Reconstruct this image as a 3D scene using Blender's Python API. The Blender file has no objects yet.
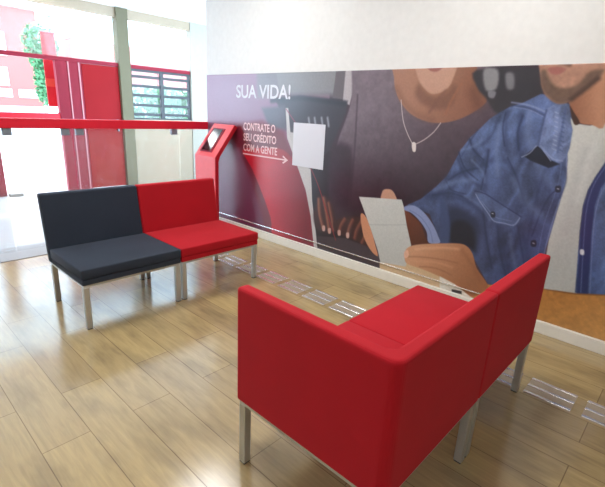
import bpy, bmesh, math, random
import numpy as np
from mathutils import Vector, Matrix

SC = bpy.context.scene
COL = SC.collection
random.seed(7)

# ------------------------------------------------------------------ helpers
def lin(c, k=1.0):
    r = []
    for v in c[:3]:
        v = v / 255.0
        v = v / 12.92 if v <= 0.04045 else ((v + 0.055) / 1.055) ** 2.4
        r.append(min(1.0, v * k))
    return (r[0], r[1], r[2], 1.0)

def link(name, bm, m, parent=None, smooth=False):
    me = bpy.data.meshes.new(name)
    bm.normal_update()
    bm.to_mesh(me); bm.free()
    if m is not None: me.materials.append(m)
    if smooth:
        for p in me.polygons: p.use_smooth = True
    o = bpy.data.objects.new(name, me)
    COL.objects.link(o)
    if parent is not None: o.parent = parent
    return o

def thing(name, label, cat, loc=(0, 0, 0), rz=0, group=None):
    o = bpy.data.objects.new(name, None)
    o.empty_display_size = 0.1
    COL.objects.link(o)
    o.location = loc; o.rotation_euler = (0, 0, rz)
    return tag(o, label, cat, group)

def tag(o, label, cat, group=None):
    o['label'] = label; o['category'] = cat
    if group: o['group'] = group
    return o

def struct(o):
    o['kind'] = 'structure'
    return o

def box(bm, a, b, bev=0.0, seg=2):
    """axis-aligned box from corner a to corner b, optionally with rounded edges"""
    g = bmesh.ops.create_cube(bm, size=1.0)
    vs = g['verts']
    for v in vs:
        v.co = Vector([(a[i] + b[i]) / 2 + v.co[i] * (b[i] - a[i]) for i in range(3)])
    if bev > 0:
        es = list({e for v in vs for e in v.link_edges})
        bmesh.ops.bevel(bm, geom=es, offset=bev, segments=seg, profile=0.5, affect='EDGES', clamp_overlap=True)
    return bm

def bx(a, b, bev=0.0, seg=2):
    return box(bmesh.new(), a, b, bev, seg)

def prism(bm, pts, axis, lo, hi, bev=0.0, seg=2):
    """extrude a 2-D outline along an axis (0 = x, 1 = y, 2 = z)"""
    def mk(p, t):
        if axis == 0: return (t, p[0], p[1])
        if axis == 1: return (p[0], t, p[1])
        return (p[0], p[1], t)
    a = [bm.verts.new(mk(p, lo)) for p in pts]
    b = [bm.verts.new(mk(p, hi)) for p in pts]
    n = len(pts)
    fs = [bm.faces.new(a), bm.faces.new(b)]
    for i in range(n):
        fs.append(bm.faces.new((a[i], a[(i + 1) % n], b[(i + 1) % n], b[i])))
    bmesh.ops.recalc_face_normals(bm, faces=fs)
    if bev > 0:
        es = [e for e in {e for f in fs for e in f.edges} if e.calc_face_angle(0) > 0.5]
        bmesh.ops.bevel(bm, geom=es, offset=bev, segments=seg, profile=0.5, affect='EDGES', clamp_overlap=True)
    return bm

def tube(bm, a, b, r0, r1=None, n=12):
    a, b = Vector(a), Vector(b)
    r1 = r0 if r1 is None else r1
    d = (b - a); L = d.length
    g = bmesh.ops.create_cone(bm, cap_ends=True, segments=n, radius1=r0, radius2=r1, depth=L)
    M = Matrix.Translation((a + b) / 2) @ d.to_track_quat('Z', 'Y').to_matrix().to_4x4()
    bmesh.ops.transform(bm, matrix=M, verts=g['verts'])
    return bm

# ------------------------------------------------------------------ materials
def mat(name):
    m = bpy.data.materials.new(name); m.use_nodes = True
    nt = m.node_tree
    return m, nt, nt.nodes['Principled BSDF']

def N(nt, t, **kw):
    n = nt.nodes.new(t)
    for k, v in kw.items(): setattr(n, k, v)
    return n

def plain(name, col, rough=0.6, metal=0.0, spec=0.5, var=0.06, scale=20.0, bump=0.0):
    """base colour with a slight procedural mottling"""
    m, nt, p = mat(name)
    p.inputs['Roughness'].default_value = rough
    p.inputs['Metallic'].default_value = metal
    p.inputs['Specular IOR Level'].default_value = spec
    tc = N(nt, 'ShaderNodeTexCoord'); nz = N(nt, 'ShaderNodeTexNoise')
    nz.inputs['Scale'].default_value = scale; nz.inputs['Detail'].default_value = 4
    nt.links.new(tc.outputs['Object'], nz.inputs['Vector'])
    mx = N(nt, 'ShaderNodeMix', data_type='RGBA')
    c = col
    mx.inputs[6].default_value = (c[0] * (1 - var), c[1] * (1 - var), c[2] * (1 - var), 1)
    mx.inputs[7].default_value = (min(1, c[0] * (1 + var)), min(1, c[1] * (1 + var)), min(1, c[2] * (1 + var)), 1)
    nt.links.new(nz.outputs['Fac'], mx.inputs[0])
    nt.links.new(mx.outputs[2], p.inputs['Base Color'])
    if bump > 0:
        b = N(nt, 'ShaderNodeBump'); b.inputs['Strength'].default_value = bump; b.inputs['Distance'].default_value = 0.002
        nt.links.new(nz.outputs['Fac'], b.inputs['Height']); nt.links.new(b.outputs['Normal'], p.inputs['Normal'])
    return m

def fabric(name, col, sheen=0.15):
    m, nt, p = mat(name)
    p.inputs['Roughness'].default_value = 0.85
    p.inputs['Specular IOR Level'].default_value = 0.3
    p.inputs['Sheen Weight'].default_value = sheen
    p.inputs['Sheen Roughness'].default_value = 0.5
    p.inputs['Sheen Tint'].default_value = (min(1, col[0] * 1.3 + .25), min(1, col[1] * 1.3 + .2), min(1, col[2] * 1.3 + .2), 1)
    tc = N(nt, 'ShaderNodeTexCoord')
    w = N(nt, 'ShaderNodeTexNoise'); w.inputs['Scale'].default_value = 420; w.inputs['Detail'].default_value = 2
    l = N(nt, 'ShaderNodeTexNoise'); l.inputs['Scale'].default_value = 6; l.inputs['Detail'].default_value = 3
    for n in (w, l): nt.links.new(tc.outputs['Object'], n.inputs['Vector'])
    a = N(nt, 'ShaderNodeMath', operation='ADD')
    nt.links.new(w.outputs['Fac'], a.inputs[0]); nt.links.new(l.outputs['Fac'], a.inputs[1])
    h = N(nt, 'ShaderNodeMath', operation='MULTIPLY'); h.inputs[1].default_value = 0.5
    nt.links.new(a.outputs[0], h.inputs[0])
    mx = N(nt, 'ShaderNodeMix', data_type='RGBA')
    mx.inputs[6].default_value = (col[0] * .8, col[1] * .8, col[2] * .8, 1)
    mx.inputs[7].default_value = (min(1, col[0] * 1.2), min(1, col[1] * 1.2), min(1, col[2] * 1.2), 1)
    nt.links.new(h.outputs[0], mx.inputs[0]); nt.links.new(mx.outputs[2], p.inputs['Base Color'])
    b = N(nt, 'ShaderNodeBump'); b.inputs['Strength'].default_value = 0.25; b.inputs['Distance'].default_value = 0.001
    nt.links.new(w.outputs['Fac'], b.inputs['Height']); nt.links.new(b.outputs['Normal'], p.inputs['Normal'])
    return m

def wood_floor():
    m, nt, p = mat('wood_look_plank_tile')
    tc = N(nt, 'ShaderNodeTexCoord'); sep = N(nt, 'ShaderNodeSeparateXYZ'); com = N(nt, 'ShaderNodeCombineXYZ')
    nt.links.new(tc.outputs['Object'], sep.inputs[0])
    ay = N(nt, 'ShaderNodeMath', operation='ADD'); ay.inputs[1].default_value = 20 - 2.14
    ax = N(nt, 'ShaderNodeMath', operation='ADD'); ax.inputs[1].default_value = 20.04
    nt.links.new(sep.outputs['Y'], ay.inputs[0]); nt.links.new(sep.outputs['X'], ax.inputs[0])
    nt.links.new(ay.outputs[0], com.inputs['X']); nt.links.new(ax.outputs[0], com.inputs['Y'])
    br = N(nt, 'ShaderNodeTexBrick'); br.offset = 0.37; br.offset_frequency = 2
    br.inputs['Scale'].default_value = 1.0
    br.inputs['Brick Width'].default_value = 1.0; br.inputs['Row Height'].default_value = 0.2
    br.inputs['Mortar Size'].default_value = 0.0022; br.inputs['Mortar Smooth'].default_value = 0.3
    br.inputs['Color1'].default_value = lin((190, 167, 120)); br.inputs['Color2'].default_value = lin((172, 150, 112))
    br.inputs['Mortar'].default_value = lin((136, 114, 82))
    nt.links.new(com.outputs[0], br.inputs['Vector'])
    # grain stretched along the plank
    mp = N(nt, 'ShaderNodeMapping'); mp.inputs['Scale'].default_value = (16, 1.4, 1)
    nt.links.new(tc.outputs['Object'], mp.inputs['Vector'])
    gr = N(nt, 'ShaderNodeTexNoise'); gr.inputs['Scale'].default_value = 3.0; gr.inputs['Detail'].default_value = 7; gr.inputs['Roughness'].default_value = .6
    gr.inputs['Distortion'].default_value = 0.6
    nt.links.new(mp.outputs[0], gr.inputs['Vector'])
    rmp = N(nt, 'ShaderNodeValToRGB')
    rmp.color_ramp.elements[0].position = .3; rmp.color_ramp.elements[0].color = (.81, .80, .79, 1)
    rmp.color_ramp.elements[1].position = .66; rmp.color_ramp.elements[1].color = (1.05, 1.04, 1.0, 1)
    nt.links.new(gr.outputs['Fac'], rmp.inputs[0])
    # smoky knots
    mp2 = N(nt, 'ShaderNodeMapping'); mp2.inputs['Scale'].default_value = (5, 1.6, 1)
    nt.links.new(tc.outputs['Object'], mp2.inputs['Vector'])
    kn = N(nt, 'ShaderNodeTexNoise'); kn.inputs['Scale'].default_value = 1.5; kn.inputs['Detail'].default_value = 3
    nt.links.new(mp2.outputs[0], kn.inputs['Vector'])
    rk = N(nt, 'ShaderNodeValToRGB')
    rk.color_ramp.elements[0].position = .34; rk.color_ramp.elements[0].color = (.76, .76, .78, 1)
    rk.color_ramp.elements[1].position = .5; rk.color_ramp.elements[1].color = (1, 1, 1, 1)
    nt.links.new(kn.outputs['Fac'], rk.inputs[0])
    m1 = N(nt, 'ShaderNodeMix', data_type='RGBA', blend_type='MULTIPLY'); m1.inputs[0].default_value = 1
    m2 = N(nt, 'ShaderNodeMix', data_type='RGBA', blend_type='MULTIPLY'); m2.inputs[0].default_value = 1
    nt.links.new(br.outputs['Color'], m1.inputs[6]); nt.links.new(rmp.outputs[0], m1.inputs[7])
    nt.links.new(m1.outputs[2], m2.inputs[6]); nt.links.new(rk.outputs[0], m2.inputs[7])
    nt.links.new(m2.outputs[2], p.inputs['Base Color'])
    p.inputs['Roughness'].default_value = FLOOR_ROUGH
    p.inputs['Specular IOR Level'].default_value = 0.8
    b = N(nt, 'ShaderNodeBump'); b.inputs['Strength'].default_value = 0.35; b.inputs['Distance'].default_value = 0.002
    iv = N(nt, 'ShaderNodeMath', operation='SUBTRACT'); iv.inputs[0].default_value = 1
    nt.links.new(br.outputs['Fac'], iv.inputs[1]); nt.links.new(iv.outputs[0], b.inputs['Height'])
    nt.links.new(b.outputs['Normal'], p.inputs['Normal'])
    return m

def clear_glass():
    m, nt, p = mat('clear_glass')
    nt.nodes.remove(p)
    out = [n for n in nt.nodes if n.type == 'OUTPUT_MATERIAL'][0]
    tr = N(nt, 'ShaderNodeBsdfTransparent'); tr.inputs[0].default_value = (.97, .985, .98, 1)
    gl = N(nt, 'ShaderNodeBsdfGlossy'); gl.inputs['Roughness'].default_value = 0.03
    df = N(nt, 'ShaderNodeBsdfDiffuse'); df.inputs[0].default_value = (.9, .9, .9, 1)
    a = N(nt, 'ShaderNodeMixShader'); a.inputs[0].default_value = 0.04
    b = N(nt, 'ShaderNodeMixShader'); b.inputs[0].default_value = 0.06      # diffuse white imitates the pale haze of reflections on the panes
    nt.links.new(tr.outputs[0], a.inputs[1]); nt.links.new(gl.outputs[0], a.inputs[2])
    nt.links.new(a.outputs[0], b.inputs[1]); nt.links.new(df.outputs[0], b.inputs[2])
    nt.links.new(b.outputs[0], out.inputs['Surface'])
    return m

FLOOR_ROUGH = 0.17
M = {}
M['floor'] = wood_floor()
M['wall'] = plain('white_wall_paint', lin((226, 224, 220)), .7)
M['ceiling'] = plain('white_ceiling_paint', lin((236, 236, 234)), .8)
M['pier'] = plain('pale_pier_paint', lin((178, 174, 162)), .7)
M['base'] = plain('cream_skirting', lin((232, 226, 214)), .4)
M['red_cloth'] = fabric('red_upholstery', lin((178, 10, 28)), .2)
M['black_cloth'] = fabric('charcoal_upholstery', lin((46, 54, 67)), .12)
M['steel'] = plain('satin_steel', lin((188, 188, 182)), .35, .55, var=.04)
M['bar_steel'] = plain('polished_steel', lin((240, 238, 236)), .22, .75, var=.03)
M['plate'] = plain('grey_guide_plate', lin((166, 150, 130)), .45, 0.0, var=.05)
M['red_paint'] = plain('red_enamel', lin((222, 26, 50)), .4)
M['door_red'] = plain('red_door_paint', lin((150, 22, 28)), .5, spec=.12, scale=3)
M['frame_red'] = plain('dull_red_frame', lin((142, 40, 56)), .45, spec=.15)
M['alu'] = plain('pale_aluminium', lin((196, 132, 138)), .4, .1)
M['kiosk'] = plain('kiosk_red_enamel', lin((230, 66, 72)), .35)
M['kiosk_edge'] = plain('kiosk_dark_red_edge', lin((182, 20, 36)), .45)
M['screen'] = plain('black_screen_glass', lin((24, 26, 32)), .12, spec=.6, var=.02)
M['clamp'] = plain('brushed_grey_clamp', lin((136, 146, 156)), .4, .2)
M['glass'] = clear_glass()
M['granite'] = plain('grey_granite', lin((150, 144, 138)), .4, var=.18, scale=90)
M['tile'] = plain('pale_vestibule_tile', lin((205, 204, 202)), .25, var=.05)
M['beige'] = plain('beige_wall_paint', lin((176, 160, 138)), .7)
M['pillar'] = plain('grey_green_pillar', lin((116, 112, 90)), .6, spec=.2)
M['slat'] = plain('dark_grey_slat', lin((62, 66, 70)), .45)
M['concrete'] = plain('sunlit_concrete', lin((214, 210, 204)), .85, var=.08, scale=4)
M['pinkwall'] = plain('terracotta_pink_render', lin((176, 100, 94)), .8)
M['whitewall'] = plain('white_render', lin((232, 232, 236)), .8)
M['leaf'] = plain('green_leaves', lin((84, 140, 96)), .6, var=.35, scale=30)
M['bark'] = plain('grey_bark', lin((196, 186, 178)), .9, var=.2, scale=40)
M['banner'] = plain('red_banner_cloth', lin((206, 40, 52)), .6)
M['banner_band'] = plain('orange_red_band', lin((226, 92, 72)), .6)
M['white_ink'] = plain('white_print', lin((216, 214, 220)), .4, var=.01)
M['pale_ink'] = plain('pale_pink_print', lin((240, 200, 200)), .4, var=.01)

# ------------------------------------------------------------------ setting
XM = 3.239          # face of the mural wall
YG = 4.70           # glass barrier
YF = 7.60           # street front
CEIL = 2.9

struct(link('floor', bx((-2.6, -2.6, -.1), (XM, 4.45, 0)), M['floor']))
struct(link('trim_1', bx((-2.6, 4.45, -.1), (XM + .15, 4.865, .006), .002), M['granite']))
struct(link('vestibule_floor', bx((-2.6, 4.865, -.1), (6.6, YF + .12, 0)), M['tile']))
struct(link('ceiling', bx((-2.7, -2.7, CEIL), (6.7, YF + .12, CEIL + .12)), M['ceiling']))
struct(link('wall_right', bx((XM, -2.6, -.1), (XM + .15, 4.68, CEIL)), M['wall']))
struct(link('wall_left', bx((-2.72, -2.6, -.1), (-2.6, YF, CEIL)), M['wall']))
struct(link('wall_back', bx((-2.72, -2.72, -.1), (XM + .15, -2.6, CEIL)), M['wall']))
struct(link('wall_vestibule', bx((6.6, 4.6, -.1), (6.72, YF, CEIL)), M['wall']))
struct(link('baseboard_right', bx((XM - .034, -2.6, 0), (XM, 4.66, .088), .004), M['base']))
struct(link('trim_2', bx((XM - .016, .95, .141), (XM - .006, 4.66, .149), .002), M['bar_steel']))

# street front: openings, red frame, door leaf, pillar, window wall
w = bmesh.new()
box(w, (-2.6, YF, 2.76), (6.6, YF + .12, CEIL))
box(w, (-2.6, YF, -.1), (-1.6, YF + .12, 2.76))
box(w, (3.69, YF, -.1), (4.885, YF + .12, 1.16))
struct(link('wall_front', w, M['beige']))
struct(link('wall_front_pier', bx((4.885, YF - .03, -.1), (6.6, YF + .12, CEIL)), M['pier']))
struct(link('pillar', bx((3.5, YF - .05, -.1), (3.69, YF + .12, CEIL)), M['pillar']))
fr = bmesh.new()
box(fr, (1.43, YF, 0), (1.65, YF + .1, 2.0), .006)
box(fr, (2.52, YF, 0), (2.90, YF + .1, 2.0), .006)
box(fr, (-1.6, YF, 2.0), (4.885, YF + .1, 2.06), .004)
f = struct(link('trim_3', fr, M['frame_red']))
al = bmesh.new()
box(al, (2.69, YF - .012, 0), (2.708, YF + .002, 2.0)); box(al, (2.85, YF - .012, 0), (2.87, YF + .002, 2.0))
o = struct(link('trim_4', al, M['alu']))
d = struct(link('door_1', bx((2.905, YF + .01, .01), (3.495, YF + .06, 1.995), .004), M['door_red']))
struct(link('window_2', bx((-1.6, YF + .05, 2.06), (4.885, YF + .058, 2.76)), M['glass']))
struct(link('door_handle', bx((3.40, YF - .035, .95), (3.425, YF + .015, 1.15), .006), M['clamp'], d))
g = bmesh.new()
box(g, (1.66, YF - .10, 0), (1.84, YF + .02, .045), .008)
tag(link('door_stop', g, M['granite']), 'low grey block at the foot of the red door post', 'door stop')
wi = struct(link('window_1', bx((3.69, YF + .02, 1.16), (3.73, YF + .08, 2.0)), M['slat']))
fb = bmesh.new()
box(fb, (4.845, YF + .02, 1.16), (4.885, YF + .08, 2.0)); box(fb, (3.73, YF + .02, 1.16), (4.845, YF + .08, 1.185)); box(fb, (3.73, YF + .02, 1.96), (4.845, YF + .08, 2.0))
struct(link('window_frame', fb, M['slat'], wi))
struct(link('mullion', bx((4.255, YF + .0, 1.185), (4.315, YF + .06, 1.96)), M['slat'], wi))
sb = bmesh.new()
for z in (1.245, 1.405, 1.57, 1.725, 1.88):
    box(sb, (3.73, YF + .02, z - .024), (4.845, YF + .05, z + .024))
struct(link('slats', sb, M['slat'], wi))
struct(link('window_pane', bx((3.73, YF + .062, 1.185), (4.845, YF + .068, 1.96)), M['glass'], wi))

# ------------------------------------------------------------------ outdoors
struct(link('ground', bx((-30, YF + .12, -.15), (40, 60, -.02)), M['concrete']))
bd = thing('building', 'pink building with white windows across the street, seen through the doorway', 'building', (1.5, 20, -.02))
link('wall', bx((-6, 0, 0), (4.62, 4, 4.6)), M['pinkwall'], bd)
link('base_course', bx((-6.05, -.06, 0), (4.66, 0, 1.12)), M['whitewall'], bd)
link('roof', bx((-6.2, -.3, 4.6), (4.9, 4.2, 4.8)), M['whitewall'], bd)
for (x0, x1, z0, z1) in ((2.3, 3.5, 1.44, 1.74), (3.72, 4.35, 1.44, 1.74), (2.3, 3.45, 1.84, 2.5), (-.4, 1.9, 1.44, 1.74), (-.4, 1.9, 1.84, 2.5), (2.3, 3.5, 2.9, 3.7), (-.4, 1.9, 2.9, 3.7)):
    fwn = link('window', bx((x0, -.04, z0), (x1, .02, z1)), M['whitewall'], bd)
def leaves(bm, c, r, n, s, seed):
    rnd = random.Random(seed)
    for _ in range(n):
        while True:
            q = Vector((rnd.uniform(-1, 1), rnd.uniform(-1, 1), rnd.uniform(-1, 1)))
            if q.length <= 1: break
        q = Vector((c[0] + q.x * r[0], c[1] + q.y * r[1], c[2] + q.z * r[2]))
        u = Vector((rnd.gauss(0, 1), rnd.gauss(0, 1), rnd.gauss(0, 1))).normalized()
        v = u.cross(Vector((rnd.gauss(0, 1), rnd.gauss(0, 1), rnd.gauss(0, 1)))).normalized()
        k = s * rnd.uniform(.6, 1.3)
        a = [bm.verts.new(q + u * k), bm.verts.new(q + v * k * .45), bm.verts.new(q - u * k), bm.verts.new(q - v * k * .45)]
        bm.faces.new(a)
    return bm
tr = thing('street_tree', 'slender green street tree seen through the doorway beside the red banner', 'tree', (4.27, 14, -.02))
t = bmesh.new()
tube(t, (.02, 0, 0), (0, 0, 1.5), .05, .035); tube(t, (0, 0, 1.5), (.06, .02, 2.5), .035, .015); tube(t, (0, 0, 1.4), (-.1, 0, 2.1), .02, .01)
link('trunk', t, M['bark'], tr)
b = bmesh.new(); leaves(b, (0, 0, 2.0), (.2, .2, .75), 700, .07, 3); leaves(b, (.05, 0, 2.8), (.45, .4, .6), 700, .08, 4)
fo = link('foliage', b, M['leaf'], tr)
bs = thing('bush', 'pale green bush growing outside behind the slatted window', 'bush', (5.4, 9.6, -.02))
b = bmesh.new(); leaves(b, (0, 0, 1.25), (1.3, .45, .62), 2600, .07, 5)
link('foliage', b, M['leaf'], bs)
b = bmesh.new()
for x in (-.7, 0, .6): tube(b, (x, 0, 0), (x + .1, 0, 1.3), .03, .015)
link('stem', b, M['bark'], bs)
ne = thing('annex', 'low white outbuilding with pink eaves behind the slatted window', 'building', (8.2, 14, -.02))
link('wall', bx((-3, 0, 0), (3, 3, 1.95)), M['whitewall'], ne)
link('roof', bx((-3.2, -.3, 1.95), (3.2, 3.2, 3.1)), M['pinkwall'], ne)
bn = thing('hanging_banner', 'narrow red banner with an orange band hanging in the street doorway', 'banner', (2.555, YF + .30, 2.6))
link('cloth', bx((-.1, -.006, -1.28), (.1, .006, -.18), .002), M['banner'], bn)
link('band', bx((-.102, -.009, -.98), (.102, .009, -.86)), M['banner_band'], bn)
b = bmesh.new(); tube(b, (-.11, 0, -.18), (.11, 0, -.18), .012); tube(b, (0, 0, -.18), (0, 0, .02), .005); 
box(b, (-.02, -.18, 0), (.02, .02, .025))
link('bracket', b, M['clamp'], bn)
cb = thing('door_barrier', 'bright red bar across the street doorway', 'barrier', (1.65, YF + .05, 0))
link('bar', bx((.0, -.03, 1.08), (.875, .03, 1.222), .004), M['red_paint'], cb)
for x in (0, .855): link('bracket', bx((x, -.02, 1.05), (x + .02, .02, 1.24)), M['frame_red'], cb)

# ------------------------------------------------------------------ glass barrier with its red rail
gb = thing('glass_barrier', 'low glass barrier with a red top rail behind the black and red chairs', 'barrier', (0, YG, .006))
link('rail', bx((-.25, -.03, 1.160), (3.236, .03, 1.250), .005), M['red_paint'], gb)
for (x0, x1) in ((-.2, 1.015), (1.03, 1.635), (1.65, 2.833), (2.847, 3.22)):
    link('glass_pane', bx((x0, -.005, 0), (x1, .005, 1.165), .001, 1), M['glass'], gb)
for x in (.95, 1.085, 1.577, 1.712, 2.772):
    link('clamp', bx((x - .038, -.018, 1.095), (x + .038, .018, 1.162), .004), M['clamp'], gb)

# ------------------------------------------------------------------ kiosk
kk = thing('service_kiosk', 'red self-service kiosk with a sloping screen standing against the mural', 'kiosk', (2.91, 4.28, 0))
t = .05
link('body', prism(bmesh.new(), [(0, .015), (0, .89), (.28, 1.25), (.28 + t * .75, 1.25 - t * .6), (t, .87), (t, .015)], 1, -.2, .2, .006), M['kiosk'], kk)
s = bmesh.new()
for y in (-.2, .2):
    prism(s, [(.004, .016), (.004, .889), (.281, 1.245), (.28 + t * .7, 1.25 - t * .6), (t - .004, .869), (t - .004, .016)], 1, y - .003, y + .003)
link('side_edge', s, M['kiosk_edge'], kk)
link('base_plate', bx((-.05, -.21, 0), (.30, .21, .015), .004), M['kiosk_edge'], kk)
link('strut', prism(bmesh.new(), [(.05, .5), (.05, .56), (.27, 1.15), (.30, 1.15)], 1, -.03, .03), M['kiosk_edge'], kk)
n = Vector((-.36, 0, .28)).normalized(); u = Vector((.28, 0, .36)).normalized(); c = Vector((.14, 0, 1.07))
def slab(bm, cu, cy, hu, hy, h0, h1):
    vs = []
    for h in (h0, h1):
        for (a, e) in ((-1, -1), (1, -1), (1, 1), (-1, 1)):
            p = c + u * (cu + a * hu) + Vector((0, cy + e * hy, 0)) + n * h
            vs.append(bm.verts.new(p))
    for q in ((3, 2, 1, 0), (4, 5, 6, 7), (0, 1, 5, 4), (1, 2, 6, 5), (2, 3, 7, 6), (3, 0, 4, 7)):
        bm.faces.new([vs[i] for i in q])
    bmesh.ops.recalc_face_normals(bm, faces=bm.faces)
    return bm
link('bezel', slab(bmesh.new(), -.005, .03, .165, .115, -.002, .008), M['frame_red'], kk)
link('screen', slab(bmesh.new(), -.005, .03, .15, .085, .006, .011), M['screen'], kk)

# ------------------------------------------------------------------ chairs
W = .729
def add_legs(root, x0, x1, y0, y1, zu, s=.036):
    for (x, y) in ((x0, y0), (x1 - s, y0), (x0, y1 - s), (x1 - s, y1 - s)):
        lg = link('leg', bx((x, y, .006), (x + s, y + s, zu), .003, 1), M['steel'], root)
        link('foot_pad', bx((x + .003, y + .003, 0), (x + s - .003, y + s - .003, .007)), M['slat'], lg)

def frame_rim(root, x0, x1, y0, y1, zu, s=.03):
    b = bmesh.new()
    z0, z1 = zu - .016, zu
    box(b, (x0, y0, z0), (x1, y0 + s, z1)); box(b, (x0, y1 - s, z0), (x1, y1, z1))
    box(b, (x0, y0 + s, z0), (x0 + s, y1 - s, z1)); box(b, (x1 - s, y0 + s, z0), (x1, y1 - s, z1))
    link('frame', b, M['steel'], root)

def armless_chair(name, label, m, loc, rz, D, zs, zu, zt, bt, lean, w=W):
    """front of the seat faces local -y"""
    r = thing(name, label, 'chair', loc, rz, 'waiting chairs')
    g = .0012
    x0, x1, y0, y1 = -w / 2 + g, w / 2 - g, -D / 2, D / 2
    link('seat', bx((x0, y0, zu + .04), (x1, y1 - bt - .002, zs), .009, 2), m, r, True)
    link('seat_base', bx((x0 + .004, y0 + .004, zu), (x1 - .004, y1 - bt - .002, zu + .039), .006, 2), m, r)
    link('backrest', prism(bmesh.new(), [(y1 - bt - .004, zu), (y1, zu), (y1 + lean, zt), (y1 + lean - bt, zt)], 0, x0, x1, .013, 3), m, r, False)
    frame_rim(r, x0 + .01, x1 - .01, y0 + .01, y1 - .01, zu)
    add_legs(r, x0 + .008, x1 - .008, y0 + .008, y1 - .008, zu - .014)
    return r

ZS, ZU = .419, .311
armless_chair('waiting_chair', 'charcoal black armless waiting chair with steel legs beside the red one', M['black_cloth'], (.905 + .712 / 2, 2.703 + .313, 0), 0, .626, ZS, ZU, .800, .06, .073, .712)
armless_chair('waiting_chair', 'red armless waiting chair joined to the black chair by the kiosk', M['red_cloth'], (1.617 + .755 / 2, 2.703 + .313, 0), 0, .626, ZS, ZU, .800, .06, .073, .755)
# front pair, backs towards the camera
XF, YB, DF = .926, .473, .702
armless_chair('waiting_chair', 'red armless waiting chair seen from behind, next to the corner chair', M['red_cloth'], (XF + W * 1.5, YB + DF / 2, 0), math.pi, DF, ZS, ZU, .804, .06, .0)

cc = thing('corner_chair', 'red corner waiting chair with a low side panel, backs turned to the camera', 'chair', (XF, YB, 0), 0, 'waiting chairs')
def arc(cx, cy, r, a0, a1, n=7):
    return [(cx + r * math.cos(math.radians(a0 + (a1 - a0) * i / n)), cy + r * math.sin(math.radians(a0 + (a1 - a0) * i / n))) for i in range(n + 1)]
t, ro, ri = .056, .04, .035
Wc = W - .0012
out = arc(ro, ro, ro, 180, 270) + [(Wc, 0), (Wc, t)] + arc(t + ri, t + ri, ri, 270, 180) + [(t, DF), (0, DF)]
link('backrest', prism(bmesh.new(), out, 2, ZU, .804, .013, 3), M['red_cloth'], cc)
link('seat', bx((t + .002, t + .002, ZU + .04), (Wc, DF, ZS), .009, 2), M['red_cloth'], cc, True)
link('seat_base', bx((t + .002, t + .002, ZU), (Wc - .004, DF - .004, ZU + .039), .006), M['red_cloth'], cc)
frame_rim(cc, .01, Wc - .01, .01, DF - .01, ZU)
add_legs(cc, .008, Wc - .008, .008, DF - .008, ZU - .014)

# ------------------------------------------------------------------ tactile guide plates in the floor
GL, GP = .235, .285
tp = thing('tactile_plate', 'polished steel tactile guide plate with three ridges set in the wood floor', 'tactile plate', (2.475, .345, 0), 0, 'row of guide plates in the floor')
link('plate', bx((-.098, -GL / 2, 0), (.098, GL / 2, .0015)), M['plate'], tp)
for x in (-.082, 0, .082):
    link('ridge', bx((x - .011, -GL / 2, .001), (x + .011, GL / 2, .006), .002, 1), M['bar_steel'], tp)
for k in range(-1, 14):
    if k == 0: continue
    r = tp.copy(); COL.objects.link(r); r.location = (2.475, .345 + k * GP, 0)
    for ch in list(tp.children):
        q = ch.copy(); COL.objects.link(q); q.parent = r

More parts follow.
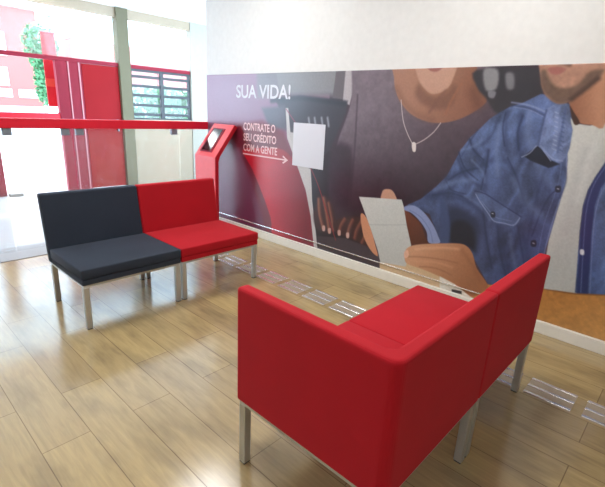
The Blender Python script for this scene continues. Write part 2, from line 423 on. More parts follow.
# ------------------------------------------------------------------ the printed mural
MURAL = [
 ('P',[(5984,2520),(2776,2229),(2577,-102),(6492,-1804)],(146,112,134),5,0,((4137,1686),(3700,12),(104,36,66)),0,1.0),  # left background; greyer upper end has window glare mixed into the colour
 ('P',[(3801,2228),(1861,2077),(1791,1575),(2543,1580),(3247,1579),(3737,1552)],(122,116,122),40,0,None,0,1.0),
 ('P',[(3568,2209),(2519,2128),(2513,1623),(3394,1607)],(132,130,132),15,0,None,0,1.0),
 ('P',[(2653,1893),(2495,1888),(2529,1554),(2683,1569)],(98,88,92),8,0,None,0,1.0),
 ('P',[(2551,1890),(2398,1884),(2480,1512),(2561,1528)],(176,166,168),8,0,None,0,1.0),
 ('P',[(3452,1547),(3107,1581),(2506,1546),(2518,1433),(2679,1096),(2501,492),(2604,213),(3023,225),(3069,960),(3323,1342)],(62,58,66),18,0,((2971,1546),(2725,396),(30,20,30)),0,1.0),
 ('L',[(3513,1526),(3106,1562),(2538,1520)],(44,44,54),40,25,1,1.0),
 ('P',[(3669,1451),(3315,1481),(3273,1245),(3534,1249)],(84,80,92),30,0,None,0,1.0),
 ('L',[(2972,1378),(2954,1303)],(150,150,156),22,14,1,1.0),
 ('L',[(2893,1381),(2875,1308)],(150,150,156),22,14,1,1.0),
 ('L',[(2804,1386),(2785,1313)],(150,150,156),22,14,1,1.0),
 ('L',[(2729,1389),(2710,1317)],(150,150,156),22,14,1,1.0),
 ('P',[(4388,1222),(3665,1316),(3317,1222),(3188,1029),(3061,838),(2916,569),(2835,309),(2766,44),(3523,-7),(3636,268),(3821,649),(4043,970)],(112,24,44),40,0,((3866,1230),(3020,170),(112,22,40)),0,1.0),
 ('P',[(3988,975),(3657,1027),(3308,1038),(3092,875),(2965,665),(2870,409),(2798,90),(2780,40),(3389,25),(3482,264),(3643,536),(3824,787)],(196,18,40),10,1,((3541,519),(2958,562),(122,26,42)),0,1.0),
 ('P',[(3299,1462),(3261,1463),(3212,1199),(3023,904),(2904,888),(2868,577),(2807,315),(2734,74),(2802,56),(2877,408),(2965,665),(3093,885),(3262,1165)],(196,190,188),5,0,None,0,1.0),
 ('L',[(3291,1452),(3147,1321)],(150,60,84),9,5,1,1.0),
 ('P',[(3243,1227),(3085,1227),(2898,899),(3064,879)],(186,180,178),8,0,None,0,1.0),
 ('P',[(2911,897),(2679,1096),(2364,1036),(2152,124),(2754,69),(2851,528)],(38,24,34),9,0,None,0,1.0),
 ('P',[(2404,2042),(2463,1572),(2513,1381),(2588,1179),(2646,852),(2638,617),(2581,405),(2489,364),(2199,447),(1735,511),(1327,1222),(1157,1500),(1315,1843),(1452,1980)],(116,100,108),14,1,((2239,1494),(1878,704),(50,32,42)),1,1.0),  # sweater; its paler grey top is glare painted into the print
 ('P',[(2667,1098),(2418,1121),(2395,659),(2489,364),(2628,498)],(56,36,48),40,1,None,1,1.0),
 ('L',[(2400,1598),(2384,1124),(2391,849),(2369,518)],(54,38,48),16,14,1,0.7),
 ('L',[(2086,892),(2155,560)],(56,36,46),30,25,1,0.5),
 ('P',[(2029,1870),(2045,1734),(2012,1626),(1948,1534),(1826,1445),(1649,1401),(1476,1426),(1335,1497),(1256,1585),(1350,1672),(1430,1848)],(164,116,92),6,1,((1879,1566),(1321,1542),(132,84,62)),0,1.0),
 ('P',[(1849,1863),(1819,1717),(1739,1635),(1668,1614),(1582,1644),(1538,1714),(1544,1852)],(186,142,120),10,1,None,0,1.0),
 ('P',[(1784,1832),(1713,1809),(1619,1827),(1660,1779),(1726,1781)],(150,88,80),8,1,None,0,1.0),
 ('P',[(1815,1687),(1736,1621),(1665,1592),(1571,1622),(1525,1686),(1485,1630),(1530,1515),(1695,1510),(1829,1597)],(116,76,58),26,1,None,0,0.75),
 ('L',[(2011,1657),(1931,1550),(1810,1461),(1656,1422)],(118,74,54),40,36,1,0.5),
 ('L',[(1365,1631),(1322,1549)],(96,58,44),70,60,1,0.6),
 ('P',[(1820,1848),(1802,1717),(1731,1643),(1669,1621),(1591,1651),(1553,1714),(1565,1839)],(188,144,122),14,1,None,0,1.0),
 ('P',[(1784,1832),(1713,1809),(1619,1827),(1660,1779),(1726,1781)],(150,88,80),8,1,None,0,1.0),
 ('L',[(1581,1636),(1636,1571),(1690,1480)],(120,78,62),22,16,1,0.8),
 ('L',[(1464,1686),(1523,1573),(1556,1471)],(150,94,66),16,12,1,0.8),
 ('L',[(1957,1565),(1918,1409),(1861,1301),(1799,1218)],(206,188,184),6,3,1,1.0),
 ('L',[(1795,1219),(1711,1265),(1634,1332),(1586,1403)],(206,188,184),6,3,1,1.0),
 ('P',[(1812,1233),(1779,1236),(1770,1173),(1797,1170)],(220,206,200),4,1,None,0,1.0),
 ('P',[(1368,1779),(920,1769),(910,1597),(1034,1556),(1168,1486),(1271,1591),(1340,1658)],(50,46,52),14,1,None,0,1.0),
 ('P',[(1317,1778),(1220,1776),(1206,1658),(1280,1645)],(134,132,134),14,1,None,0,1.0),
 ('P',[(1161,1749),(1109,1748),(1092,1658),(1138,1658)],(116,114,118),14,1,None,0,1.0),
 ('P',[(1258,1638),(1208,1632),(1215,1592),(1251,1598)],(120,116,122),8,1,None,0,1.0),
 ('P',[(2817,534),(2718,644),(2595,564),(2540,373),(2610,285),(2770,281),(2834,395)],(60,36,38),22,1,None,0,1.0),
 ('L',[(2781,602),(2756,452),(2699,318)],(132,80,64),34,22,1,1.0),
 ('L',[(2788,601),(2763,451),(2705,316)],(160,104,84),13.600000000000001,13.600000000000001,1,0.7),
 ('L',[(2717,624),(2665,470),(2619,315)],(132,80,64),34,22,1,1.0),
 ('L',[(2723,622),(2671,469),(2625,313)],(160,104,84),13.600000000000001,13.600000000000001,1,0.7),
 ('L',[(2648,585),(2597,443),(2562,327)],(132,80,64),26,22,1,1.0),
 ('L',[(2655,584),(2604,441),(2568,326)],(160,104,84),10.4,10.4,1,0.7),
 ('P',[(2569,408),(2438,485),(2264,520),(2124,482),(2101,276),(2285,280),(2420,298),(2535,313)],(62,36,36),16,1,None,1,1.0),
 ('L',[(2436,465),(2478,386),(2490,313)],(122,72,58),30,20,1,1.0),
 ('L',[(2443,469),(2485,390),(2497,316)],(152,98,78),12.0,12.0,1,0.6),
 ('L',[(2341,475),(2374,389),(2385,311)],(122,72,58),30,20,1,1.0),
 ('L',[(2347,479),(2381,393),(2391,315)],(152,98,78),12.0,12.0,1,0.6),
 ('L',[(2237,487),(2285,389),(2300,306)],(122,72,58),30,20,1,1.0),
 ('L',[(2243,490),(2291,392),(2306,310)],(152,98,78),12.0,12.0,1,0.6),
 ('L',[(2155,456),(2188,352),(2215,277)],(122,72,58),24,20,1,1.0),
 ('L',[(2161,460),(2195,356),(2221,281)],(152,98,78),9.600000000000001,9.600000000000001,1,0.6),
 ('P',[(2711,337),(2677,345),(2674,295),(2706,290)],(206,164,152),7,1,None,0,1.0),
 ('P',[(2633,328),(2600,335),(2597,286),(2628,281)],(206,164,152),7,1,None,0,1.0),
 ('P',[(2509,335),(2477,342),(2473,294),(2503,289)],(206,164,152),7,1,None,0,1.0),
 ('P',[(2403,333),(2372,341),(2368,293),(2397,288)],(206,164,152),7,1,None,0,1.0),
 ('P',[(2765,218),(2418,278),(2099,257),(1955,159),(1986,52),(2457,19),(2740,61)],(64,52,58),8,0,((2735,182),(1997,147),(70,60,68)),0,1.0),
 ('L',[(2911,897),(2806,751),(2683,528),(2527,232)],(150,40,44),9,5,1,1.0),
 ('P',[(1997,147),(1716,226),(1156,188),(636,317),(121,447),(11,-42),(615,43),(1392,67),(1988,71)],(206,176,140),6,0,None,0,1.0),
 ('P',[(1173,293),(1022,239),(639,335),(458,358),(121,447),(-1,-95),(609,13),(1135,66)],(186,126,66),8,0,((539,312),(310,75),(200,146,86)),1,1.0),
 ('L',[(638,328),(456,352),(289,400)],(112,70,40),12,8,1,0.8),
 ('P',[(1792,719),(1671,792),(1554,910),(1476,1008),(1395,1216),(1335,1316),(1278,1377),(1218,1450),(1163,1493),(1096,1535),(1016,1563),(915,1622),(801,1611),(716,1528),(680,1407),(651,1157),(659,849),(691,600),(666,307),(1022,239),(1161,413),(1204,484),(1444,466),(1574,684)],(80,95,134),5,0,((1108,1414),(922,384),(58,70,106)),2,1.0),
 ('L',[(1473,993),(1303,1076),(1154,1167)],(40,50,82),40,32.0,1,0.55),
 ('L',[(1612,827),(1427,857),(1262,831),(1127,756)],(40,50,82),44,35.2,1,0.65),
 ('L',[(1339,1294),(1269,1191),(1183,1120)],(40,50,82),22,17.6,1,0.7),
 ('L',[(1409,1154),(1326,1028),(1208,969)],(40,50,82),20,16.0,1,0.6),
 ('L',[(1103,1502),(1095,1381),(1064,1246)],(40,50,82),22,17.6,1,0.5),
 ('L',[(1008,1485),(997,1320),(952,1189)],(40,50,82),34,27.200000000000003,1,0.6),
 ('L',[(1195,1234),(1179,1055),(1168,908)],(40,50,82),26,20.8,1,0.5),
 ('L',[(1065,1177),(971,1076),(869,886)],(40,50,82),22,17.6,1,0.5),
 ('L',[(1016,710),(962,530),(860,323)],(40,50,82),40,32.0,1,0.5),
 ('L',[(882,738),(803,571),(736,323)],(40,50,82),34,27.200000000000003,1,0.5),
 ('L',[(1143,760),(1096,575),(1027,353)],(40,50,82),34,27.200000000000003,1,0.5),
 ('L',[(797,1139),(812,896),(810,644)],(40,50,82),16,12.8,1,0.45),
 ('L',[(1366,1084),(1399,941),(1515,875)],(40,50,82),20,16.0,1,0.4),
 ('L',[(1150,1460),(1185,1341),(1244,1266)],(40,50,82),18,14.4,1,0.5),
 ('L',[(1455,980),(1361,1054),(1245,1098)],(34,44,76),12,10.8,1,0.8),
 ('L',[(1570,842),(1415,883),(1282,858)],(34,44,76),14,12.6,1,0.7),
 ('L',[(1340,1301),(1297,1225),(1211,1161)],(34,44,76),8,7.2,1,0.9),
 ('L',[(1409,1200),(1343,1087),(1231,1011)],(34,44,76),9,8.1,1,0.9),
 ('L',[(1469,962),(1419,906),(1304,893)],(34,44,76),8,7.2,1,0.7),
 ('L',[(1115,1494),(1117,1393),(1082,1273)],(34,44,76),9,8.1,1,0.8),
 ('L',[(1000,1479),(1013,1373),(984,1254)],(34,44,76),12,10.8,1,0.8),
 ('L',[(1188,1235),(1185,1091),(1196,941)],(34,44,76),10,9.0,1,0.8),
 ('L',[(1047,1193),(962,1063),(889,918)],(34,44,76),9,8.1,1,0.7),
 ('L',[(1029,699),(983,525),(908,348)],(34,44,76),14,12.6,1,0.7),
 ('L',[(893,729),(835,563),(755,356)],(34,44,76),12,10.8,1,0.6),
 ('L',[(1167,901),(1143,760),(1088,577),(1015,373)],(34,44,76),12,10.8,1,0.8),
 ('L',[(685,1034),(733,973),(768,834),(790,678)],(34,44,76),8,7.2,1,0.7),
 ('L',[(1291,1369),(1336,1280),(1381,1172)],(34,44,76),9,8.1,1,0.6),
 ('L',[(1551,886),(1404,971),(1253,1008)],(116,132,170),30,24.0,1,0.5),
 ('L',[(1388,1216),(1302,1253),(1250,1301)],(116,132,170),20,16.0,1,0.5),
 ('L',[(1142,1412),(1132,1240),(1094,1066)],(116,132,170),26,20.8,1,0.5),
 ('L',[(961,1507),(945,1358),(889,1263)],(116,132,170),30,24.0,1,0.5),
 ('L',[(973,1047),(882,919),(768,834)],(116,132,170),40,32.0,1,0.4),
 ('L',[(935,652),(874,476),(807,340)],(116,132,170),22,17.6,1,0.35),
 ('L',[(1309,877),(1183,822),(1093,732)],(116,132,170),16,12.8,1,0.4),
 ('L',[(1300,1151),(1204,1074),(1177,1004)],(116,132,170),14,11.200000000000001,1,0.5),
 ('L',[(846,1167),(766,1076),(718,1049)],(116,132,170),40,32.0,1,0.35),
 ('L',[(1084,1545),(965,1529),(858,1485)],(48,58,94),14,12,1,0.7),
 ('L',[(1088,1565),(969,1548),(863,1510)],(140,152,188),9,8,1,0.8),
 ('L',[(1069,1536),(963,1519),(869,1478)],(140,152,188),5,5,1,0.7),
 ('P',[(1441,726),(1367,788),(1249,755),(1158,671),(1146,466),(1204,484),(1369,484),(1424,564)],(38,46,74),45,1,None,0,1.0),
 ('P',[(1377,641),(1287,692),(1197,631),(1164,478),(1221,488),(1370,493)],(24,28,46),26,1,None,0,1.0),
 ('P',[(1507,828),(1450,789),(1395,653),(1379,491),(1444,466),(1470,638)],(60,74,112),18,1,None,0,1.0),
 ('P',[(1816,680),(1734,644),(1641,584),(1567,453),(1535,418),(1698,377),(1785,589)],(112,62,44),6,1,((1771,636),(1595,455),(86,46,36)),0,1.0),
 ('P',[(1810,703),(1727,727),(1629,690),(1536,607),(1474,519),(1452,464),(1548,445),(1578,529),(1644,601),(1736,660),(1806,673)],(134,146,186),5,1,None,0,1.0),
 ('L',[(1758,682),(1650,643),(1554,552),(1513,458)],(96,110,156),6,5,1,0.8),
 ('P',[(1238,919),(1196,941),(1061,881),(939,830),(886,800),(892,758),(919,719),(1004,720),(1061,719),(1114,766),(1197,858)],(78,92,130),5,0,None,2,1.0),
 ('L',[(1239,927),(1163,920),(1045,869),(886,800)],(34,42,78),7,6,1,0.9),
 ('L',[(1228,906),(1190,859),(1108,775),(1060,731),(991,730),(921,730),(891,788)],(150,162,196),6,5,1,0.85),
 ('L',[(1175,861),(1105,798),(1047,760),(940,756)],(140,152,188),4,4,1,0.6),
 ('P',[(1096,792),(1068,798),(1058,762),(1086,756)],(30,34,52),4,1,None,0,1.0),
 ('L',[(1085,783),(1076,785)],(190,190,196),5,3,1,1.0),
 ('P',[(711,1479),(677,1447),(598,1439),(519,1464),(358,1495),(318,1316),(471,1217),(502,1138),(526,1046),(532,940),(514,770),(483,569),(446,358),(644,326),(674,516),(680,675),(671,846),(663,984),(661,1091),(675,1219),(706,1343)],(204,203,196),5,0,((682,1021),(524,981),(186,186,182)),0,1.0),
 ('L',[(594,1290),(597,1035),(600,764)],(178,178,176),40,40,1,0.5),
 ('L',[(534,1386),(559,1200),(567,974)],(214,213,208),34,30,1,0.5),
 ('P',[(356,1484),(101,359),(289,400),(457,358),(486,569),(514,770),(532,940),(526,1046),(502,1138),(467,1223)],(68,84,124),5,0,((505,785),(385,845),(90,108,148)),2,1.0),
 ('P',[(470,1235),(498,1145),(522,1053),(527,941),(508,771),(478,571),(446,358),(385,375),(418,587),(449,784),(468,952),(460,1069),(430,1148)],(46,56,100),6,0,None,0,1.0),
 ('L',[(463,1205),(501,1081),(508,932),(481,723),(425,372)],(116,130,174),5,4,1,0.7),
 ('L',[(417,1137),(450,1045),(455,915),(433,734),(375,382)],(126,140,182),5,4,1,0.7),
 ('P',[(487,656),(467,658),(461,628),(481,626)],(220,220,224),4,1,None,0,1.0),
 ('L',[(693,1281),(663,1104),(669,956),(685,759),(686,542),(653,342)],(140,152,190),8,5,1,0.7),
 ('L',[(719,1266),(698,1099),(710,949),(731,771),(727,554)],(120,134,178),5,4,1,0.5),
 ('L',[(676,1167),(658,1078),(672,969)],(40,50,86),10,8,1,0.6),
 ('P',[(711,1042),(683,1047),(676,1010),(704,1006)],(34,36,56),5,1,None,0,1.0),
 ('L',[(697,1028),(690,1027)],(168,168,180),8,4,1,1.0),
 ('P',[(788,645),(758,653),(750,613),(780,606)],(34,36,56),5,1,None,0,1.0),
 ('L',[(773,631),(765,630)],(168,168,180),8,4,1,1.0),
 ('P',[(945,1217),(868,1298),(834,1268),(773,1208),(716,1188),(775,1155),(902,1194)],(26,30,48),6,0,None,0,1.0),
 ('L',[(956,1209),(910,1241),(868,1298),(827,1262),(772,1202)],(168,176,204),6,4,1,0.8),
 ('P',[(800,1938),(589,1925),(519,1464),(588,1443),(667,1457),(713,1516),(745,1587)],(150,98,72),6,1,((696,1516),(578,1544),(188,134,104)),0,1.0),
 ('P',[(861,1529),(795,1580),(734,1563),(709,1467),(685,1407),(679,1295),(689,1230),(717,1195),(768,1209),(834,1268),(873,1294),(871,1395)],(102,116,154),5,0,None,2,1.0),
 ('L',[(804,1512),(770,1401),(784,1259)],(128,142,182),14,12,1,0.6),
 ('L',[(807,1512),(788,1504)],(168,178,208),6,5,1,0.7),
 ('L',[(763,1508),(747,1501)],(60,72,110),6,5,1,0.6),
 ('L',[(803,1484),(784,1476)],(168,178,208),6,5,1,0.7),
 ('L',[(759,1479),(743,1473)],(60,72,110),6,5,1,0.6),
 ('L',[(799,1455),(780,1447)],(168,178,208),6,5,1,0.7),
 ('L',[(755,1451),(739,1445)],(60,72,110),6,5,1,0.6),
 ('L',[(795,1426),(776,1419)],(168,178,208),6,5,1,0.7),
 ('L',[(751,1423),(736,1416)],(60,72,110),6,5,1,0.6),
 ('L',[(791,1398),(772,1390)],(168,178,208),6,5,1,0.7),
 ('L',[(748,1394),(732,1388)],(60,72,110),6,5,1,0.6),
 ('L',[(787,1369),(768,1361)],(168,178,208),6,5,1,0.7),
 ('L',[(744,1365),(728,1359)],(60,72,110),6,5,1,0.6),
 ('L',[(783,1340),(764,1332)],(168,178,208),6,5,1,0.7),
 ('L',[(740,1337),(724,1330)],(60,72,110),6,5,1,0.6),
 ('L',[(779,1310),(760,1303)],(168,178,208),6,5,1,0.7),
 ('L',[(736,1308),(721,1301)],(60,72,110),6,5,1,0.6),
 ('L',[(775,1281),(756,1274)],(168,178,208),6,5,1,0.7),
 ('L',[(733,1278),(717,1272)],(60,72,110),6,5,1,0.6),
 ('L',[(860,1523),(868,1408),(868,1298)],(50,60,96),10,9,1,0.8),
 ('L',[(851,1293),(770,1222),(702,1209)],(158,168,200),6,5,1,0.6),
 ('L',[(752,1539),(747,1403),(743,1263)],(62,76,120),9,8,1,0.6),
 ('P',[(732,1551),(702,1516),(656,1454),(687,1444)],(66,40,32),5,1,None,0,1.0),
 ('P',[(973,1950),(934,1720),(899,1634),(855,1591),(803,1565),(753,1572),(715,1606),(670,1653),(631,1694),(591,1750),(609,1926)],(176,130,108),8,1,None,1,1.0),
 ('P',[(941,1757),(924,1683),(884,1616),(809,1568),(748,1575),(705,1612),(661,1659),(618,1705),(594,1761),(664,1751),(714,1683),(776,1659),(836,1671),(886,1720),(914,1768)],(110,84,70),16,1,None,1,1.0),
 ('L',[(729,1594),(678,1642),(614,1711)],(58,40,34),26,18,1,0.8),
 ('P',[(903,1774),(859,1785),(799,1772),(827,1743),(874,1744)],(160,98,90),8,1,None,0,1.0),
 ('L',[(928,1811),(866,1821),(781,1794)],(92,66,54),22,12,1,0.8),
 ('P',[(2043,710),(2047,791),(2015,822),(1954,823),(1908,778),(1889,711)],(196,148,124),6,1,None,0,1.0),
 ('P',[(2254,531),(2222,557),(2146,477),(2058,287),(2025,198),(2107,235),(2200,350)],(206,142,108),5,1,None,0,1.0),
 ('P',[(2291,708),(1846,757),(1820,706),(1769,548),(1703,384),(1730,180),(1990,149),(2032,255),(2137,450)],(202,202,196),4,0,((2117,707),(1843,190),(192,192,188)),0,1.0),
 ('L',[(2151,471),(1956,510),(1772,552)],(168,168,166),7,6,1,0.7),
 ('P',[(1750,290),(1742,343),(1667,395),(1486,452),(1304,498),(1230,494),(1174,443),(1125,341),(1021,232),(1055,162),(1141,99),(1274,150),(1437,188),(1597,204),(1714,208),(1748,244)],(206,152,118),6,1,((1642,391),(1156,188),(158,102,70)),0,1.0),
 ('L',[(1732,272),(1565,312),(1389,334),(1279,339)],(150,98,70),10,10,1,0.7),
 ('L',[(1599,217),(1455,245),(1312,226)],(150,98,70),10,10,1,0.7),
 ('L',[(1657,360),(1447,427),(1281,456)],(226,178,146),16,16,1,0.6),
 ('L',[(1661,250),(1471,294),(1322,292)],(214,162,128),14,14,1,0.5),
 ('L',[(1264,452),(1168,362),(1087,253)],(140,88,60),26,26,1,0.6),
 ('P',[(1762,306),(1730,332),(1714,282),(1750,253)],(226,176,150),4,1,None,0,1.0),
 ('P',[(1410,187),(1275,159),(1141,99),(1074,87),(1390,50)],(222,214,202),6,0,None,0,1.0),
 ('P',[(1293,109),(1210,119),(1206,94),(1289,84)],(50,46,48),4,0,None,0,1.0),
]


def noise2(y, z, s, seed):
    y = y / s + 1000; z = z / s + 1000
    iy = np.floor(y).astype(np.int64); iz = np.floor(z).astype(np.int64)
    fy = y - iy; fz = z - iz
    fy = fy * fy * (3 - 2 * fy); fz = fz * fz * (3 - 2 * fz)
    def h(a, b):
        v = np.sin(a * 127.1 + b * 311.7 + seed * 74.7) * 43758.5453
        return v - np.floor(v)
    return (h(iy, iz) * (1 - fy) + h(iy + 1, iz) * fy) * (1 - fz) + (h(iy, iz + 1) * (1 - fy) + h(iy + 1, iz + 1) * fy) * fz

def smooth_closed(p, closed=True):
    n = len(p); r = []
    rng = range(n) if closed else range(n - 1)
    for i in rng:
        p0 = p[(i - 1) % n] if closed else p[max(i - 1, 0)]
        p1 = p[i]; p2 = p[(i + 1) % n] if closed else p[i + 1]
        p3 = p[(i + 2) % n] if closed else p[min(i + 2, n - 1)]
        for k in range(4):
            t = k / 4.0
            r.append(tuple(.5 * (2 * p1[j] + (p2[j] - p0[j]) * t + (2 * p0[j] - 5 * p1[j] + 4 * p2[j] - p3[j]) * t * t + (3 * p1[j] - p0[j] - 3 * p2[j] + p3[j]) * t ** 3) for j in (0, 1)))
    if not closed: r.append(p[-1])
    return r

def seg_dist(A, B, pts, closed):
    d = np.full(A.shape, 1e9); n = len(pts)
    for i in range(n if closed else n - 1):
        (x0, y0), (x1, y1) = pts[i], pts[(i + 1) % n]
        dx, dy = x1 - x0, y1 - y0; l2 = dx * dx + dy * dy + 1e-9
        t = np.clip(((A - x0) * dx + (B - y0) * dy) / l2, 0, 1)
        d = np.minimum(d, (A - x0 - t * dx) ** 2 + (B - y0 - t * dy) ** 2)
    return np.sqrt(d)

def inside(A, B, pts):
    r = np.zeros(A.shape, bool); n = len(pts)
    for i in range(n):
        (x0, y0), (x1, y1) = pts[i], pts[(i + 1) % n]
        if y0 == y1: continue
        c = ((y0 > B) != (y1 > B)) & (A < (x1 - x0) * (B - y0) / (y1 - y0) + x0)
        r ^= c
    return r

STEP = 5.0
Y0, Y1, Z0, Z1 = -800.0, 4678.0, 88.0, 1800.0
ys = np.linspace(Y0, Y1, int((Y1 - Y0) / STEP) + 1); zs_ = np.linspace(Z0, Z1, int((Z1 - Z0) / STEP) + 1)
A, B = np.meshgrid(ys, zs_)
IMG = np.zeros(A.shape + (3,)); IMG[:] = (60, 40, 52)
def window_of(pts, m):
    a = [p[0] for p in pts]; b = [p[1] for p in pts]
    i0, i1 = np.searchsorted(ys, [min(a) - m, max(a) + m]); j0, j1 = np.searchsorted(zs_, [min(b) - m, max(b) + m])
    return slice(j0, j1), slice(i0, i1)
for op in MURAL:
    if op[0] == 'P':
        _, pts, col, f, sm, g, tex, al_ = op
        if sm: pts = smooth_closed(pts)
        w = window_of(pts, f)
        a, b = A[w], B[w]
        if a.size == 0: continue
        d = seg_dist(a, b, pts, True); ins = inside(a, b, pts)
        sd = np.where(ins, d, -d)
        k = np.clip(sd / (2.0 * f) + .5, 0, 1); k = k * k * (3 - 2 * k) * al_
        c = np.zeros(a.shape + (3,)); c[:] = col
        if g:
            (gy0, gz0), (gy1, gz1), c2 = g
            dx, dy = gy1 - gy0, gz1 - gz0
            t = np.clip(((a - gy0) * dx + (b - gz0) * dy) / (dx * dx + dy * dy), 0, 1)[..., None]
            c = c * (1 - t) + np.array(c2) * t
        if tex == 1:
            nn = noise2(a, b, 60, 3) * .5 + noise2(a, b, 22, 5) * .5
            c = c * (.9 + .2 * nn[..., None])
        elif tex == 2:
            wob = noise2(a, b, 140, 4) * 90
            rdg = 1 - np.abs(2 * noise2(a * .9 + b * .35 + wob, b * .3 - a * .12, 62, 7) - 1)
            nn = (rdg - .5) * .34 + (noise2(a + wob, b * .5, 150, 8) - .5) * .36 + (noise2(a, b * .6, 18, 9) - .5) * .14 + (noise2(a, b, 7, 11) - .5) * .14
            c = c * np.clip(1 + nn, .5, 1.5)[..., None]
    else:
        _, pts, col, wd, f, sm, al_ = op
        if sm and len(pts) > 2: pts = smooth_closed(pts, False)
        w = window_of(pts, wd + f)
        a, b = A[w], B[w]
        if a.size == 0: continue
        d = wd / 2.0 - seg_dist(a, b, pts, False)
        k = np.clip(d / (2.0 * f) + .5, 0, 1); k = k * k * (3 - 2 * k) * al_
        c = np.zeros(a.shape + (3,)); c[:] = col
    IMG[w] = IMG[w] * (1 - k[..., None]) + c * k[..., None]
grain = noise2(A, B, 9, 21)
IMG = IMG * (.97 + .06 * grain[..., None])
PRINT_GAIN = 0.98
v = np.clip(IMG / 255.0, 0, 1)
LIN = np.where(v <= .04045, v / 12.92, ((v + .055) / 1.055) ** 2.4) * PRINT_GAIN
LIN = np.clip(LIN, 0, .9)
ny, nz = len(ys), len(zs_)
co = np.zeros((nz, ny, 3), np.float32); co[..., 1] = A / 1000.0; co[..., 2] = B / 1000.0
me = bpy.data.meshes.new('wall_mural')
idx = np.arange(ny * nz).reshape(nz, ny)
q = np.stack([idx[:-1, :-1], idx[1:, :-1], idx[1:, 1:], idx[:-1, 1:]], -1).reshape(-1, 4)
me.vertices.add(ny * nz); me.vertices.foreach_set('co', co.ravel())
me.loops.add(q.size); me.loops.foreach_set('vertex_index', q.ravel().astype(np.int32))
me.polygons.add(len(q)); me.polygons.foreach_set('loop_start', np.arange(0, q.size, 4, dtype=np.int32))
me.update(calc_edges=True)
ca = me.color_attributes.new('print', 'FLOAT_COLOR', 'POINT')
rgba = np.ones((ny * nz, 4), np.float32); rgba[:, :3] = LIN.reshape(-1, 3)
ca.data.foreach_set('color', rgba.ravel())
m, nt, p = mat('glossy_photo_print')
at = N(nt, 'ShaderNodeVertexColor', layer_name='print')
nt.links.new(at.outputs['Color'], p.inputs['Base Color'])
p.inputs['Roughness'].default_value = 0.28
p.inputs['Specular IOR Level'].default_value = 0.65
me.materials.append(m)
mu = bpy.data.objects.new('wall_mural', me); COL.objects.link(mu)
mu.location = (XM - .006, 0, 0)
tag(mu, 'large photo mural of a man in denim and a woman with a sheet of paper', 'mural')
so = mu.modifiers.new('rim', 'SOLIDIFY'); so.thickness = .006; so.offset = -1; so.use_rim_only = True

# lettering printed on the mural (x of the text runs towards -y along the wall)
def lettering(lines, name, m):
    bm = bmesh.new()
    for (body, ya, yb, za, zb) in lines:
        cu = bpy.data.curves.new('glyphs', 'FONT'); cu.body = body; cu.offset = 0.02; cu.resolution_u = 4
        ob = bpy.data.objects.new('glyphs', cu); COL.objects.link(ob)
        dg = bpy.context.evaluated_depsgraph_get()
        tm = bpy.data.meshes.new_from_object(ob.evaluated_get(dg))
        x0 = min(v.co.x for v in tm.vertices); x1 = max(v.co.x for v in tm.vertices)
        cap = .7                                         # cap height of the font in text units
        vs = [v.co.y for v in tm.vertices]
        ref = bpy.data.curves.new('ref', 'FONT'); ref.body = 'H'
        ro_ = bpy.data.objects.new('ref', ref); COL.objects.link(ro_)
        dg = bpy.context.evaluated_depsgraph_get()
        rm = bpy.data.meshes.new_from_object(ro_.evaluated_get(dg))
        cap = max(v.co.y for v in rm.vertices)
        mp = []
        for v in tm.vertices:
            mp.append(bm.verts.new((-.0012, ya + (v.co.x - x0) / (x1 - x0) * (yb - ya), za + v.co.y / cap * (zb - za))))
        for f_ in tm.polygons:
            try: bm.faces.new([mp[i] for i in f_.vertices])
            except ValueError: pass
        for o_ in (ob, ro_):
            d_ = o_.data; bpy.data.objects.remove(o_); bpy.data.curves.remove(d_)
        bpy.data.meshes.remove(tm); bpy.data.meshes.remove(rm)
    return link(name, bm, m, mu)
a = lettering([('SUA VIDA!', 4.105, 3.235, 1.552, 1.682)], 'heading', M['white_ink'])
a['label'] = 'white SUA VIDA! heading'
a = lettering([('CONTRATE O', 3.972, 3.445, 1.205, 1.283), ('SEU CRÉDITO', 3.972, 3.425, 1.088, 1.166), ('COM A GENTE', 3.972, 3.405, .972, 1.050)], 'lettering', M['pale_ink'])
b = bmesh.new()
prism(b, [(3.979, .930), (3.25, .930), (3.25, .944), (3.979, .944)], 0, -.0014, -.0006)
prism(b, [(3.235, .937), (3.31, .980), (3.32, .966), (3.268, .937), (3.32, .908), (3.31, .894)], 0, -.0014, -.0006)
link('arrow', b, M['pale_ink'], mu)
sq = link('white_square', bx((-.0016, 2.748, .897), (-.0002, 3.172, 1.326)), M['white_ink'], mu)
sq['label'] = 'plain white square'

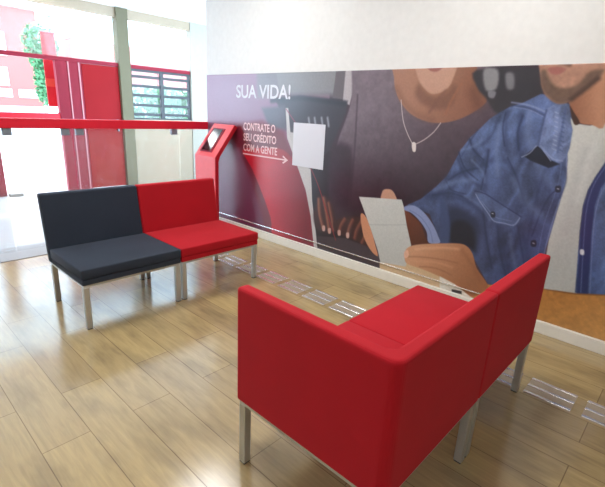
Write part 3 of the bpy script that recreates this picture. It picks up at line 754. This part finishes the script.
# ------------------------------------------------------------------ light
wd = bpy.data.worlds.new('daylight'); SC.world = wd; wd.use_nodes = True
bg = wd.node_tree.nodes['Background']
bg.inputs[0].default_value = (.60, .79, 1.0, 1); bg.inputs[1].default_value = 9.0
def lamp(name, kind, loc, energy, **kw):
    l = bpy.data.lights.new(name, kind); l.energy = energy
    for k, v in kw.items(): setattr(l, k, v)
    o = bpy.data.objects.new(name, l); COL.objects.link(o); o.location = loc
    return o
s = lamp('sun', 'SUN', (0, 12, 10), 4.0, angle=.01, color=(1, .97, .92))
s.rotation_euler = Vector((-.12, -.48, -.86)).to_track_quat('-Z', 'Y').to_euler()
for (x, y) in ((.9, 1.1), (2.2, 1.1), (.7, 3.3), (2.2, 3.3), (-1.2, -.8)):
    lamp('ceiling_lamp', 'AREA', (x, y, CEIL - .01), 20, shape='RECTANGLE', size=.6, size_y=.6, color=(1, 1, .99))
for (x, y) in ((2.34, 7.06), (4.6, 6.2)):  # unseen, added for light; the first puts a glare on the kiosk screen
    lamp('vestibule_fill', 'AREA', (x, y, CEIL - .01), 8, shape='RECTANGLE', size=.3, size_y=.3, color=(1, 1, .99))

# ------------------------------------------------------------------ camera
cam = bpy.data.cameras.new('camera'); co_ = bpy.data.objects.new('camera', cam); COL.objects.link(co_)
PITCH, ROLL, YAW, F = .2998, .0498, .7397, 429.18
cy, sy, cp, sp = math.cos(YAW), math.sin(YAW), math.cos(PITCH), math.sin(PITCH)
Fv = Vector((cy * cp, sy * cp, -sp)); R = Vector((sy, -cy, 0)); U = R.cross(Fv)
R2 = math.cos(ROLL) * R + math.sin(ROLL) * U; U2 = -math.sin(ROLL) * R + math.cos(ROLL) * U
mw = Matrix((R2, U2, -Fv)).transposed().to_4x4(); mw.translation = (0, 0, 1.44)
co_.matrix_world = mw
cam.sensor_width = 36; cam.sensor_fit = 'HORIZONTAL'; cam.lens = F * 36 / 605
cam.shift_x = -(303.977 - 302.5) / 605; cam.shift_y = (243.966 - 243.5) / 605
cam.clip_start = .02; cam.clip_end = 200
SC.camera = co_
SC.view_settings.view_transform = 'Standard'; SC.view_settings.look = 'None'
SC.view_settings.exposure = 0.0; SC.view_settings.gamma = 1.0; SC.view_settings.use_curve_mapping = False
SC.cycles.use_denoising = True
